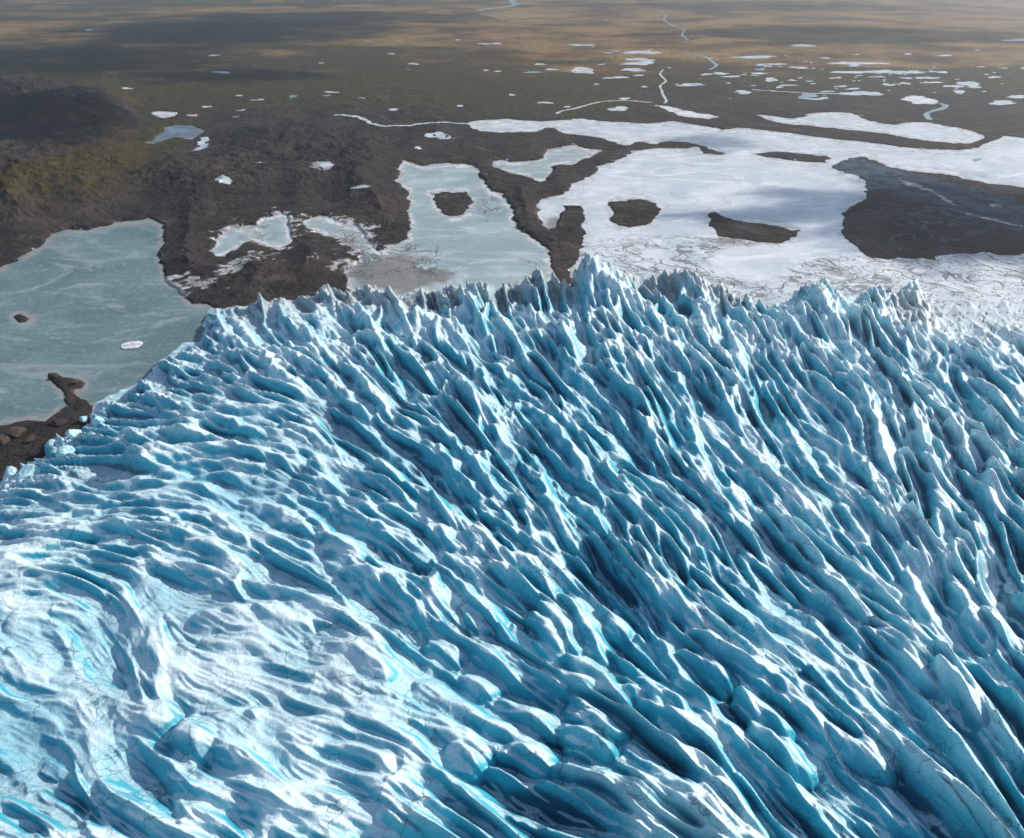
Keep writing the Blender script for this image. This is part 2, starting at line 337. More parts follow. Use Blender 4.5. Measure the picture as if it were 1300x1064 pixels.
# cover of the land
farr = sstep(110, 70, QY + 14 * fbm(GX, GY, 700, 4, 41))
streak = fbm(GX / 1.6, GY, 300, 6, 44, .6)
grassm = np.clip(.35 * gauss(60, 240, 220, 60) + .72 * sstep(175, 120, QY + 12 * wx) - .35 * gauss(1100, 140, 260, 40) + .5 * gauss(170, 205, 80, 30, -18) + .12 * gauss(60, 262, 110, 24, -28) + .8 * gauss(95, 226, 130, 10, -24) + .35 * gauss(150, 160, 120, 25), 0, 1)
grassm = np.clip(grassm + .5 * streak, 0, 1) * (1 - .85 * sstep(.15, .6, spur))
tanm = np.clip(.42 * farr + .5 * sstep(500, 900, QX) * farr + .5 * gauss(340, 14, 140, 6) + .6 * gauss(60, 40, 130, 10) + .7 * gauss(480, 48, 140, 9) + .6 * gauss(700, 25, 200, 22) + .3 * gauss(250, 95, 200, 6) + streak * .45 + .5 * fbm(GX / 2, GY, 420, 5, 47), 0, 1) * sstep(150, 80, QY)
tanm *= 1 - .8 * gauss(240, 45, 190, 14)
slatem = np.where(isl_sd['E'] < 0, np.clip(.28 + 1.25 * gauss(1190, 245, 95, 12, 12) + 1.0 * gauss(1130, 228, 40, 10, 20) + 1.0 * gauss(1270, 280, 80, 9, 14) + .8 * gauss(1085, 208, 18, 5)
        + .5 * np.sin(PY / 3.2 + wx * 9) * gauss(1180, 280, 120, 40), 0, 1), 0)
snowm = np.clip(.95 * gauss(352, 290, 26, 20) + .8 * gauss(296, 300, 26, 14, -30) + .8 * gauss(412, 285, 26, 10) + .8 * gauss(450, 300, 30, 18) + .55 * gauss(300, 345, 60, 16, -20) + .6 * gauss(470, 335, 60, 16) + .5 * gauss(230, 360, 22, 14)
        + .9 * gauss(285, 243, 10, 3) + .7 * gauss(410, 222, 16, 6) + .5 * gauss(560, 180, 22, 4) + .9 * gauss(330, 215, 6, 2), 0, 1)
snowm = np.where(isl_sd['E'] < 0, np.clip(gauss(1200, 256, 18, 3, 30) + gauss(1160, 236, 30, 2.5, 20) + gauss(1265, 262, 10, 4) + gauss(1270, 285, 60, 2, 14), 0, 1) * .8, snowm)
snowm = np.clip(snowm + .34 * np.exp(-np.clip(allw, 0, 50) / 3.5) * sstep(-.15, .3, fbm(GX, GY, 45, 3, 61)) * (PY > 140), 0, 1)
attrs = {'grass': grassm, 'tan': tanm, 'snow': snowm, 'slate': slatem}

fc = lambda a: .25 * (a[:-1, :-1] + a[1:, :-1] + a[1:, 1:] + a[:-1, 1:])
landmask = (fc(allw) > -4.0) | (fc(PY) < 130)
left = landmask.copy()
ISL_LABEL = {'B': 'brown gravel islet ringed by pale teal lake ice', 'D1': 'round dark islet in the white frozen lake', 'D2': 'upright narrow dark spit between the lagoons touching the glacier snout',
             'D3': 'thin dark island in the long white ice band', 'F': 'long dark island lying in blue shaded white ice', 'E': 'broad dark river delta with slate blue wet channels',
             'A1': 'tiny rock islet alone in the teal lake', 'A2': 'brown rubble spit reaching from the glacier into the teal lake'}
for k in ISLANDS:
    fm = (fc(isl_sd[k]) < 1.2) & left
    left &= ~fm
    nm = 'river_delta' if k == 'E' else ('rubble_spit' if k in ('A2', 'D2') else 'moraine_island')
    tag(grid_mesh(nm, GX, GY, Z, MAT_LAND, fm, attrs), 'structure', ISL_LABEL[k])
hm = left & (fc(spur) > .25) & (fc(QX) < 190)
left &= ~hm
tag(grid_mesh('hill', GX, GY, Z, MAT_LAND, hm, attrs), 'structure', 'dark steep hill spur above the green valley')
tag(grid_mesh('moraine_land', GX, GY, Z, MAT_LAND, left, attrs), 'structure', 'dark gravel moraine and grassy outwash plain')

LAKE_NAME = {'A': ('frozen_lake', 'large teal frozen lake beside the glacier edge'), 'B': ('frozen_lagoon', 'pale teal lagoon with a brown islet in it'),
             'C': ('frozen_pond', 'small crooked pale pond above the lagoons'), 'D': ('frozen_lake', 'broad white frozen lake along the glacier snout'),
             'J': ('frozen_pond', 'grey white pond among snow streaked moraine'), 'K': ('frozen_pond', 'muddy pale pond between dark moraine and glacier'), 'G': ('frozen_lake', 'long white frozen lake behind a dark gravel bank'), 'H': ('frozen_pond', 'narrow white ice sliver beside the long lake'),
             'P': ('frozen_pond', 'small white pond above the long lake'), 'Q': ('frozen_pond', 'deep blue half frozen pond in the grass valley'),
             'S': ('frozen_pond', 'white pond just beyond the blue pond'), 'T': ('frozen_pond', 'white pond on the far olive plain')}
mud = np.clip(1.3 * gauss(500, 345, 50, 24) + .7 * gauss(440, 312, 16, 14) + .5 * gauss(330, 300, 20, 10) + 1.1 * gauss(705, 285, 12, 16) + .7 * gauss(560, 350, 30, 8) + .4 * gauss(120, 500, 40, 10), 0, 1)
broken = np.clip(sstep(-60, -8, glac_sd) * sstep(700, 760, PX) * 1.0 + gauss(905, 310, 90, 14) + gauss(1080, 345, 60, 18) + gauss(700, 330, 30, 30) + .9 * sstep(1040, 1160, PX) * sstep(322, 335, PY) - .9 * gauss(950, 335, 45, 22) - .7 * gauss(840, 322, 25, 8), 0, 1)
brk2 = np.clip(.9 * gauss(622, 266, 20, 24) + .8 * gauss(530, 330, 60, 30) + .7 * gauss(450, 320, 40, 40) + .6 * gauss(330, 295, 50, 30) + .5 * gauss(660, 335, 40, 16) + .5 * gauss(510, 240, 12, 50), 0, 1)
for i, (k, (mt, P)) in enumerate(LAKES.items()):
    sd = lake_sd[k].copy()
    for a in isl_sd.values(): sd = np.maximum(sd, -a)
    fm = (fc(sd) < 4.5) & (fc(glac_sd) < 60)
    rough_ = np.clip(broken, 0, 1) * np.clip(.4 + fbm(GX, GY, 40, 2, 63, .5, True), 0, 2) * .8 if k == 'D' else 0.0
    o = grid_mesh(LAKE_NAME[k][0], GX, GY, np.zeros(GX.shape) + .004 * i + rough_, mt, fm, {'sd': -sd, 'mud': mud, 'broken': broken if k == 'D' else brk2})
    tag(o, 'structure', LAKE_NAME[k][1])

# ------------------------------------------------------------------ the glacier
gpy = np.arange(296, 1480, 1.3); gpx = np.arange(-480, 1860, 1.3)
PX, PY = np.meshgrid(gpx, gpy)
gs = -sdf(GLAC, PX, PY, 2000.0)              # photograph pixels inside the terminus
X0_, Y0_ = ground(PX, PY, 8.0)
gs = gs + sstep(60, 0, np.abs(gs)) * (7 * fbm(X0_, Y0_, 26, 4, 95) + 3 * perlin(X0_ / 6, Y0_ / 6, 97))
zb = 1 + 7 * sstep(0, 7, gs) + 15 * sstep(0, 110, gs) + np.clip(gs, 0, 900) * 0.045 - 6 * sstep(0, -12, gs)
zb = zb - 14 * sstep(1080, 1220, PX) * sstep(470, 380, PY)          # the low broken apron at the right
X, Y = ground(PX, PY, zb)
# direction of the crevasse ridges, degrees below the horizontal of the picture (to the right)
DIRS = [(230, 470, 35), (300, 430, 50), (400, 400, 48), (480, 410, 68), (560, 395, 68), (650, 380, 75), (750, 380, 68), (850, 420, 52), (950, 430, 58), (1050, 430, 66), (1150, 450, 50), (1250, 450, 36),
        (100, 560, 3), (200, 560, 3), (300, 560, 10), (400, 560, 26), (500, 560, 36), (600, 520, 42), (700, 520, 44), (800, 550, 50), (900, 550, 55), (1000, 550, 60), (1100, 550, 60), (1200, 550, 50), (1290, 550, 42),
        (50, 640, -3), (150, 620, -4), (250, 610, 6), (330, 650, 30), (400, 640, 36), (500, 640, 38), (600, 650, 48), (700, 650, 60), (800, 650, 55), (900, 650, 55), (1000, 650, 58), (1100, 650, 55), (1200, 650, 52),
        (60, 700, 2), (180, 690, 10), (300, 700, 42), (400, 720, 35), (500, 720, 36), (600, 740, 38), (700, 740, 62), (800, 750, 56), (900, 760, 50), (1000, 750, 50), (1100, 750, 53), (1200, 750, 55),
        (60, 800, 12), (170, 790, 40), (300, 800, 14), (400, 800, 15), (500, 800, 28), (600, 850, 34), (700, 850, 48), (800, 850, 50), (900, 850, 47), (1000, 850, 46), (1100, 850, 48), (1200, 850, 52),
        (60, 930, 22), (180, 930, 22), (300, 920, 18), (400, 920, 18), (500, 920, 27), (600, 930, 26), (700, 930, 42), (800, 930, 48), (1000, 930, 46), (1200, 930, 52)]
CREST = {   # crest lines of the larger ice blades, (corner x, y of the enlarged view) -> lines in 1/3.25 pixel
 (400, 400): [[590,490, 650,560, 700,640, 745,700, 800,740], [700,330, 740,400, 760,470, 800,540, 860,550], [810,270, 900,340, 990,430, 1050,520, 1110,600, 1160,680, 1200,760],
  [1000,300, 1100,380, 1200,440, 1240,520, 1300,580], [880,510, 920,600, 950,680, 990,780, 1040,860, 1110,970], [1000,690, 1100,730, 1160,800, 1220,900], [0,690, 100,760, 250,830, 400,910, 480,970],
  [210,730, 350,770, 480,830, 560,900, 640,960], [340,660, 470,710, 560,790, 640,860], [360,480, 500,500, 560,590, 640,680, 720,760, 850,850], [0,180, 100,290, 200,370, 300,420], [0,850, 120,930, 200,975],
  [1000,90, 1080,180, 1160,280, 1270,350]],
 (800, 400): [[0,330, 60,400, 110,490, 160,600], [100,60, 170,160, 220,260, 250,360, 270,480, 290,590, 350,680, 410,770, 480,850], [220,290, 330,430, 440,540, 530,640, 640,790], [380,20, 440,130, 490,210],
  [620,330, 660,430, 720,540, 800,620], [0,580, 120,640, 160,700, 230,760, 290,850, 400,950], [260,350, 370,370, 430,440, 520,570, 600,650, 700,720, 790,800, 850,880, 920,960], [690,360, 780,440, 900,500, 990,600, 1060,700],
  [990,230, 1020,340, 1040,480, 1060,580, 1100,640], [860,690, 930,800, 1000,900], [760,450, 850,600, 960,700, 1080,800, 1150,900], [1170,340, 1210,440, 1230,540]],
 (800, 680): [[0,180, 60,310, 140,400, 200,500, 240,580, 320,660, 400,750, 480,850, 600,910], [110,220, 200,310, 300,380, 430,460, 520,520, 600,550, 690,640, 770,720, 860,840, 950,950], [230,130, 330,230, 430,290, 540,360, 620,420, 700,480, 770,510],
  [10,510, 100,600, 200,650, 300,750], [30,620, 130,700, 220,730, 300,780, 380,860, 440,950], [430,620, 530,680, 620,720, 690,790], [490,740, 600,810, 700,890, 760,950],
  [300,0, 400,90, 500,180, 600,280, 700,340, 830,400, 900,480, 1000,590, 1100,650, 1200,750, 1300,830], [660,230, 760,270, 850,400, 960,500, 1050,600, 1160,700], [820,230, 920,330, 980,450], [960,330, 1060,370, 1150,440, 1200,540, 1300,620],
  [780,720, 900,820, 1020,880, 1090,950], [180,440, 260,470, 350,510, 420,600], [780,90, 900,220, 1000,320], [1140,20, 1180,160, 1250,290, 1320,400], [1330,100, 1400,250, 1500,420], [1250,470, 1380,600, 1500,760]],
 (400, 680): [[0,410, 120,440, 220,500, 290,580], [400,560, 500,600, 540,660, 660,700, 800,770, 950,850], [720,620, 850,680, 940,740, 970,800], [560,530, 680,580, 720,620], [0,610, 50,600, 130,680, 220,750, 340,800, 440,860, 520,950],
  [380,740, 480,730, 570,770, 650,830, 740,880], [510,830, 620,860, 700,920], [760,870, 860,840, 930,880, 990,930], [980,760, 1080,770, 1180,830, 1260,880], [1020,620, 1120,690, 1200,750, 1300,800], [1020,470, 1080,460, 1170,520, 1220,600, 1300,680],
  [920,200, 990,290, 1040,390, 1075,450], [1000,180, 1080,240, 1120,330, 1170,420, 1200,490], [1160,220, 1230,290, 1300,380], [430,420, 520,430, 590,480], [0,820, 140,850, 260,910, 340,950], [860,270, 930,290, 980,370, 1000,450],
  [20,0, 110,70, 230,130, 330,190, 400,240, 520,350], [470,50, 600,170, 700,260, 760,320]],
 (0, 400): [[0,770, 120,760, 220,790, 300,750, 400,780], [120,720, 250,700, 400,710, 480,730], [40,860, 150,820, 300,810], [390,660, 520,630, 650,650, 780,650, 880,700, 960,770], [470,710, 570,690, 700,730, 800,740, 900,790, 1000,860, 1100,950],
  [580,870, 700,790, 780,760, 880,800, 980,880, 1050,960], [740,630, 880,600, 1000,620, 1120,660, 1240,690], [960,700, 1050,720, 1150,770, 1220,830, 1300,880], [680,570, 840,560, 980,570, 1100,600, 1180,640], [600,430, 750,450, 860,490],
  [680,520, 850,520, 1000,520, 1120,550, 1260,610], [620,340, 740,390, 900,380, 1020,440, 1150,430, 1220,460, 1300,510], [1060,90, 1110,190, 1200,240], [720,290, 860,290, 900,340, 1060,350, 1200,370, 1300,420]],
 (240, 300): [[90,240, 110,330, 200,420, 290,470], [130,260, 190,340, 260,420, 320,510], [320,190, 370,240, 430,310, 500,400, 560,440], [640,220, 700,290, 760,380, 820,470], [280,410, 400,450, 520,520, 630,600],
  [620,400, 740,390, 830,470], [600,450, 680,520, 740,600, 800,680, 840,740], [760,180, 830,250, 890,330, 930,420], [350,730, 450,740, 560,830, 640,880]],
 (900, 300): [[520,530, 560,560, 620,570, 660,640, 700,760], [340,210, 420,200, 530,260, 600,330], [690,500, 740,590, 800,640], [830,580, 930,600, 980,690, 1050,760], [940,470, 980,560], [1080,800, 1170,860, 1250,930], [1000,720, 1060,820, 1110,930]],
 (0, 680): [[560,250, 590,330, 600,400, 640,490, 660,580, 670,660], [700,30, 780,10, 900,20, 960,100, 960,200, 1000,270], [760,330, 900,310, 1050,290, 1200,330, 1300,370], [800,430, 900,440, 1000,410, 1100,440, 1200,510, 1300,550],
  [150,660, 260,640, 340,690, 370,770], [200,770, 300,790, 350,840, 380,890], [460,720, 600,740, 690,770], [980,700, 1040,740, 1070,820], [690,820, 780,810, 830,910], [0,440, 100,500, 170,590], [0,340, 100,330, 210,300]],
}
CREST = [np.array(l, float).reshape(-1, 2) / 3.25 + np.array(k, float) for k, ls in CREST.items() for l in ls]
for l in CREST:
    for a, b in zip(l[:-1], l[1:]):
        an = math.degrees(math.atan2(b[1] - a[1], b[0] - a[0]))
        if -25 < an < 85: DIRS.append(((a[0] + b[0]) / 2, (a[1] + b[1]) / 2, an))
cxs = np.arange(-330, 1700, 20.0); cys = np.arange(290, 1360, 20.0)
CX, CY = np.meshgrid(cxs, cys); A = np.zeros(CX.shape); W = np.zeros(CX.shape)
for (x, y, a) in DIRS:
    wt = 1.0 / (((CX - x) ** 2 + (CY - y) ** 2) + 28.0 ** 2) ** 1.5
    A += wt * R(a); W += wt
A /= W
def bil(F, fx, fy):
    ny, nx = F.shape
    fx = np.clip(fx, 0, nx - 1.001); fy = np.clip(fy, 0, ny - 1.001)
    ix = fx.astype(np.int32); iy = fy.astype(np.int32); u = (fx - ix).astype(np.float32); v = (fy - iy).astype(np.float32)
    return (F[iy, ix] * (1 - u) + F[iy, ix + 1] * u) * (1 - v) + (F[iy + 1, ix] * (1 - u) + F[iy + 1, ix + 1] * u) * v
DX = bil(np.cos(A), (PX + 330) / 20, (PY - 290) / 20).astype(np.float32)
DY = bil(np.sin(A), (PX + 330) / 20, (PY - 290) / 20).astype(np.float32)
# the meander of the ridges
mang = (.22 * perlin(X / 55, Y / 55, 71) + .16 * perlin(X / 24, Y / 24, 73)).astype(np.float32)
DX, DY = DX * np.cos(mang) - DY * np.sin(mang), DX * np.sin(mang) + DY * np.cos(mang)
st = 1.3
Xr, Xc = np.gradient(X, st); Yr, Yc = np.gradient(Y, st)
mpp = np.sqrt((Xc * DX + Xr * DY) ** 2 + (Yc * DX + Yr * DY) ** 2)           # metres a pixel along the ridges
mpp = np.clip(mpp, .1, 3).astype(np.float32)
II, JJ = np.meshgrid(np.arange(PX.shape[1], dtype=np.float32), np.arange(PX.shape[0], dtype=np.float32))
def lic(N, L, step):
    """smear a noise field along the ridges: long blades that branch and merge"""
    n = int(round(L / step)); acc = N.astype(np.float32).copy(); wsum = 1.0
    for sgn in (1, -1):
        x, y = II.copy(), JJ.copy()
        for i in range(1, n + 1):
            ix = np.clip(x, 0, PX.shape[1] - 1).astype(np.int32); iy = np.clip(y, 0, PX.shape[0] - 1).astype(np.int32)
            s = sgn * step / (mpp[iy, ix] * st)
            x = x + DX[iy, ix] * s; y = y + DY[iy, ix] * s
            k = .5 + .5 * math.cos(math.pi * i / (n + 1)); acc += k * bil(N, x, y); wsum += k
    acc /= wsum
    sdv = np.sqrt(np.mean(acc ** 2))
    return acc / sdv
N1 = lic(perlin(X / 15, Y / 15, 101).astype(np.float32), 58, 3.6)
N2 = lic(perlin(X / 6.5, Y / 6.5, 103).astype(np.float32), 17, 1.8)
N3 = lic(perlin(X / 2.8, Y / 2.8, 107).astype(np.float32), 6, 1.0)
def crest(n, k=1.0, p=.85):
    t = np.clip(1 - np.sqrt((n * k) ** 2 + .002), -.6, 1)
    return 2 * (np.sign(t) * np.abs(t) ** p) - 1
def smax(a, b, r=.12):
    k = np.clip(.5 + .5 * (a - b) / r, 0, 1); return b * (1 - k) + a * k + r * k * (1 - k)
N1b = lic(perlin(X / 26, Y / 26, 109).astype(np.float32), 80, 4.5)
N0 = lic(perlin(X / 52, Y / 52, 127).astype(np.float32), 90, 7.0)
N1c = lic(perlin(X / 19, Y / 19, 111).astype(np.float32), 46, 3.6)
mk = sstep(-.25, .3, perlin(X / 95, Y / 95, 113) + .25 * sstep(560, 900, PY) + .7 * np.exp(-((PX - 170) / 330) ** 2 - ((PY - 860) / 160) ** 2)).astype(np.float32)
kk = .8 + .3 * perlin(X / 60, Y / 60, 117)
h1 = smax(crest(N1, kk) * (1 - mk) + crest(N1b, 1.1 * kk) * mk, crest(N1c, 1.0 * kk + .1) - .4 + .5 * perlin(X / 50, Y / 50, 121))
h2 = crest(N2, .9 + .3 * perlin(X / 40, Y / 40, 119)); h3 = crest(N3, .8)
h1 = np.clip(h1, -1.3, 1.2)
# the traced blades: raised where their crests stand
def at_grid(F, px, py): return float(bil(F, np.array((px - gpx[0]) / st), np.array((py - gpy[0]) / st)))
def soft_at(x, y): return min(1.0, 1.25 * math.exp(-((x - 130) / 330) ** 2 - ((y - 850) / 150) ** 2))
T = np.full(X.shape, -9.0, np.float32); TM = np.zeros(X.shape, np.float32)
for li, l in enumerate(CREST):
    base = []
    for i, (px, py) in enumerate(l):
        a = l[max(i - 1, 0)]; b = l[min(i + 1, len(l) - 1)]
        z0 = at_grid(zb, px, py + 10); hh = 7.5 * (1 - .5 * soft_at(px, py))
        x, y = ground(px, py, z0 + hh)
        xa, ya = ground(a[0], a[1], z0); xb, yb = ground(b[0], b[1], z0)
        tx, ty = xb - xa, yb - ya; tl = math.hypot(tx, ty) + 1e-6
        x = float(x) +   .33 * hh * (-ty / tl); y = float(y) + .33 * hh * (tx / tl)
        # back to the picture position of that spot on the mean surface
        dz = z0 - CAM_H; dep_ = y * CP - dz * SP
        base.append((PX0 + FPX * x / dep_, PY0 - FPX * (y * SP + dz * CP) / dep_))
    base = np.array(base)
    x0, y0 = base.min(0) - 70; x1, y1 = base.max(0) + 70
    i0, i1 = np.clip(np.searchsorted(gpx, [x0, x1]), 0, len(gpx)); j0, j1 = np.clip(np.searchsorted(gpy, [y0, y1]), 0, len(gpy))
    wz_ = [at_grid(zb, *p) for p in base]
    wl = np.array([[float(q) for q in ground(p[0], p[1], z)] for p, z in zip(base, wz_)])
    # round the corners of the line
    wl2 = [wl[0]]
    for a, b in zip(wl[:-1], wl[1:]): wl2 += [a * .7 + b * .3, a * .3 + b * .7]
    wl2 = np.array(wl2 + [wl[-1]])
    wob = 1.3 * perlin(X[j0:j1, i0:i1] / 9, Y[j0:j1, i0:i1] / 9, 181 + li % 5)
    d, t = seg_dist(wl2, X[j0:j1, i0:i1] + wob, Y[j0:j1, i0:i1] + wob)
    end = np.clip(np.sin(np.pi * np.clip(t, 0, 1)), 0, 1) ** .55
    hgt = (1.14 - 1.5 * (1 - end) - .25 * soft_at(*l.mean(0))) - 1.9 * (np.sqrt(d * d + .12) / (9.0 + 5.0 * soft_at(*l.mean(0)))) ** .9
    T[j0:j1, i0:i1] = np.maximum(T[j0:j1, i0:i1], hgt)
    TM[j0:j1, i0:i1] = np.maximum(TM[j0:j1, i0:i1], np.exp(-(d / 6.5) ** 2) * end * (1 - .35 * soft_at(*l.mean(0))))
h1 = smax(h1 - .75 * TM, np.where(TM > .02, np.clip(T, -1.2, 1.15), -1.3), .2)
iso = fbm(X, Y, 26, 4, 131, .5); big = fbm(X, Y, 85, 3, 133)
def zone(cx, cy, rx, ry): return np.exp(-(((PX - cx) / rx) ** 2 + ((PY - cy) / ry) ** 2))
soft = np.clip(1.25 * zone(130, 850, 330, 150) + .7 * zone(480, 870, 180, 90), 0, 1)           # worn smooth area at the left near the camera
front = sstep(105, 20, gs) * sstep(240, 330, PX) * sstep(1230, 1100, PX)                        # jagged seracs along the snout

flat = np.clip(sstep(1110, 1230, PX) * sstep(470, 400, PY), 0, 1)
amp = (1 - .34 * soft) * (1 - .88 * flat) * sstep(-2, 9, gs) * (.75 + .35 * big + .25 * sstep(400, 700, PX))
Rh = (6.8 + 1.4 * mk) * h1 * (1 + .18 * iso) * (1 - .22 * soft) + 2.6 * h2 * (.5 + .5 * h1) * (1 - .6 * TM) * (1 - .45 * soft) * (1 - .5 * front) + .55 * h3 * (1 - .5 * TM) * (1 - .3 * soft)
fj = fbm(X, Y, 44, 4, 141, .5, True)
pk = 0
for (x, y, r, a) in [(778, 350, 38, 22), (740, 372, 24, 8), (700, 372, 32, 10), (606, 388, 30, 10), (545, 395, 20, 3), (478, 395, 26, 8), (412, 388, 24, 4), (340, 394, 28, 8), (268, 405, 14, 6), (880, 378, 24, 4), (1046, 400, 40, 13), (640, 385, 12, -5), (520, 398, 10, -4), (965, 400, 24, -4), (440, 395, 10, -4), (380, 400, 12, -3)]:
    pk = pk + a * zone(x, y, r, r * 1.0)
Rh = Rh + (.55 + .6 * front) * fbm(X, Y, 13, 3, 145, .55, True) + .25 * fbm(X, Y, 4.5, 2, 147, .5, True)
Rh = Rh + front * (9.5 * fj * (.4 + .6 * np.clip(h1 + .4, 0, 1)) + 2) + pk * sstep(0, 22, gs)
Rh = Rh + soft * (8 * fbm(X, Y, 46, 2, 151) + 4 * big)
mac = np.clip(1 - np.abs(N0) * 1.1, -.8, 1)
Rh = Rh * (.86 + .22 * mac) + 4.5 * mac * (1 + .6 * soft) + 2.5 * soft * fbm(X, Y, 60, 2, 155)
Rh = Rh * amp * .84
# deep narrow crevasses along the blades and short cracks across them
tr = sstep(.16, .0, np.abs(N2 + .9)) * sstep(.0, .5, perlin(X / 40, Y / 40, 161) + .25)
Rh -= 1.6 * sstep(-1.1, -1.9, N2) * (1 - TM) * amp
Zg = zb + Rh
# undercut: the blades lean over toward the sunless side
lean = .33 * amp * np.clip(Rh + 4, 0, 25) * (1 - .5 * front)
nx_, ny_ = -(Yc * DX + Yr * DY), (Xc * DX + Xr * DY)
nl = np.sqrt(nx_ ** 2 + ny_ ** 2) + 1e-6
sg = -1.0
Xg = X + lean * sg * nx_ / nl; Yg = Y + lean * sg * ny_ / nl
# crust, dirt and the painted trough shade follow the relief
def blur(a, n):
    for _ in range(n):
        a = (a + np.roll(a, 1, 0) + np.roll(a, -1, 0) + np.roll(a, 1, 1) + np.roll(a, -1, 1)) / 5
    return a
rel = (h1 * 8.5 + 2.6 * h2 + .6 * h3) / 11.0
bz = np.clip(zone(950, 880, 190, 120) + .8 * zone(430, 620, 220, 90) + .6 * zone(640, 560, 130, 90) + .5 * zone(760, 700, 120, 120), 0, 1)
wz = np.clip(zone(1150, 680, 150, 250) + .6 * zone(1100, 420, 100, 50), 0, 1)
Xa, Ya, Za = blur(Xg, 2), blur(Yg, 2), blur(Zg, 2)
e1 = [np.gradient(q, axis=1) for q in (Xa, Ya, Za)]; e2 = [np.gradient(q, axis=0) for q in (Xa, Ya, Za)]
cn = [e1[1] * e2[2] - e1[2] * e2[1], e1[2] * e2[0] - e1[0] * e2[2], e1[0] * e2[1] - e1[1] * e2[0]]
nz = np.abs(cn[2]) / np.sqrt(cn[0] ** 2 + cn[1] ** 2 + cn[2] ** 2 + 1e-12)
crust = -.06 + .72 * sstep(.5, .93, nz) + .36 * sstep(-.3, .8, rel) + .16 * mac - .10 * soft + .14 * big + .6 * flat + .12 * front - .16 * bz + .22 * wz
crust = np.clip(crust, 0, 1.2)
dep = np.clip(sstep(.15, -.85, rel) * (1 - .7 * soft), 0, 1)  # amount of painted shade, strongest low between the blades
dust = np.clip(.30 * soft + .55 * flat + .85 * front * sstep(55, 5, gs) * sstep(1000, 860, PX) + .5 * zone(960, 380, 40, 22) + .7 * zone(1150, 395, 40, 22) + .12 * big + .25 * zone(430, 585, 90, 30) + .15, 0, 1)
v = np.abs(perlin((X + 9 * perlin(X / 20, Y / 20, 173)) / 22, (Y + 9 * perlin(X / 20, Y / 20, 175)) / 22, 171))
ck = sstep(.05, .012, v) * flat
Zg -= ck * 1.5
fm = fc(gs) > -10
o = grid_mesh('glacier', Xg, Yg, Zg, MAT_ICE, fm, {'crust': crust, 'trough_shade': dep, 'dust': dust, 'crack': ck})
tag(o, 'structure', 'crevassed blue glacier tongue')

# ------------------------------------------------------------------ things and small water on the land
def land_z(px, py):
    j = np.interp(py, py_rows, np.arange(len(py_rows))); i = np.interp(px, px_cols, np.arange(len(px_cols)))
    return float(bil(Z, np.array(i), np.array(j)))
def raw_mesh(name, vs, fs, mat, parent=None, smooth=False):
    me = bpy.data.meshes.new(name); me.from_pydata(vs, [], fs); me.materials.append(mat)
    if smooth:
        for p in me.polygons: p.use_smooth = True
    me.update(); o = bpy.data.objects.new(name, me); SC.collection.objects.link(o)
    if parent: o.parent = parent
    return o
RND = random.Random(5)
def patch(name, cx, cy, rx, ry, mat, label, lift=.35, tilt=0.0):
    """a flat frozen puddle with a ragged outline lying on the ground"""
    n = 18; ph = [RND.uniform(0, 6.28) for _ in range(4)]
    vs = []; fs = []
    def pt(a, k):
        r = k * (1 + .22 * math.sin(2 * a + ph[0]) + .16 * math.sin(3 * a + ph[1]) + .12 * math.sin(5 * a + ph[2]) + .09 * math.sin(8 * a + ph[3]))
        px = cx + rx * r * math.cos(a); py = cy + ry * r * math.sin(a) + tilt * rx * r * math.cos(a)
        zz = land_z(px, py); x, y = ground(px, py, 0); return (float(x), float(y), max(zz, 0) + lift)
    vs.append(pt(0, 0))
    for k in (.5, 1.0): vs += [pt(6.2832 * i / n, k) for i in range(n)]
    for i in range(n):
        j = (i + 1) % n
        fs += [(0, 1 + j, 1 + i), (1 + i, 1 + j, 1 + n + j, 1 + n + i)]
    o = raw_mesh(name, vs, fs, mat, None, True); tag(o, 'structure', label); return o
mp = Mat('puddle_ice', .5, .4); c_ = mp.mix(mp.ramp(mp.noise(.05, 5, .6), .3, .65), (.32, .40, .45), (.66, .69, .71)); MAT_PUD = mp.done(c_)
mp = Mat('blue_puddle', .3, .5); c_ = mp.mix(mp.ramp(mp.noise(.05, 5, .6), .3, .65), (.07, .13, .20), (.24, .32, .38)); MAT_BPUD = mp.done(c_)
BIG = [(957, 74, 30, 1.6), (966, 84, 8, 1), (1014, 87.5, 13, 1.2), (897, 96, 8, 1), (915, 95, 9, 1.6), (979, 103, 10, 2), (877, 109, 18, 1.6), (1089, 82, 30, 2), (1117, 93, 52, 2), (1094, 120, 23, 3), (944, 118.5, 10, 2.2), (1176, 100, 14, 1.4),
       (1230, 108, 14, 3), (1218, 118, 8, 2), (1272, 132, 18, 2.4), (1290, 125, 14, 1.6), (1130, 109, 6, 1), (815, 68, 20, 2.4), (812, 77, 20, 1.6), (812, 82, 20, 2.4), (803, 90, 16, 1.8), (737, 58, 16, 1.2), (740, 90, 12, 4), (685, 83, 6, 1.3),
       (630, 56.5, 9, .8), (615, 57, 8, .8), (785, 139.5, 14, 2.4), (692, 132, 9, 1.2), (650, 122, 5, 1), (720, 137, 5, .8), (556, 178.5, 14, 3.6), (531, 192, 4, 1.3), (114, 39, 5, 1), (272, 72, 6, 1), (282, 94, 11, 1.2), (263, 138, 6, 1.1), (307, 144.5, 5, 1),
       (328, 131, 10, .7), (240, 177, 6, 1), (286, 243, 8, 3.4), (416, 222, 10, 3), (1290, 52, 16, 1.6), (1240, 65, 3, .6), (1200, 72, 8, 1), (525, 83, 7, 1), (497, 70, 4, .8), (584, 136.5, 5, 1), (500, 145, 7, 1.0), (460, 252, 14, .8), (421, 120, 9, 1), (245, 148, 6, 1.4)]
for (x, y, a, b) in BIG:
    patch('frozen_puddle', x, y, a, b, MAT_PUD, None)
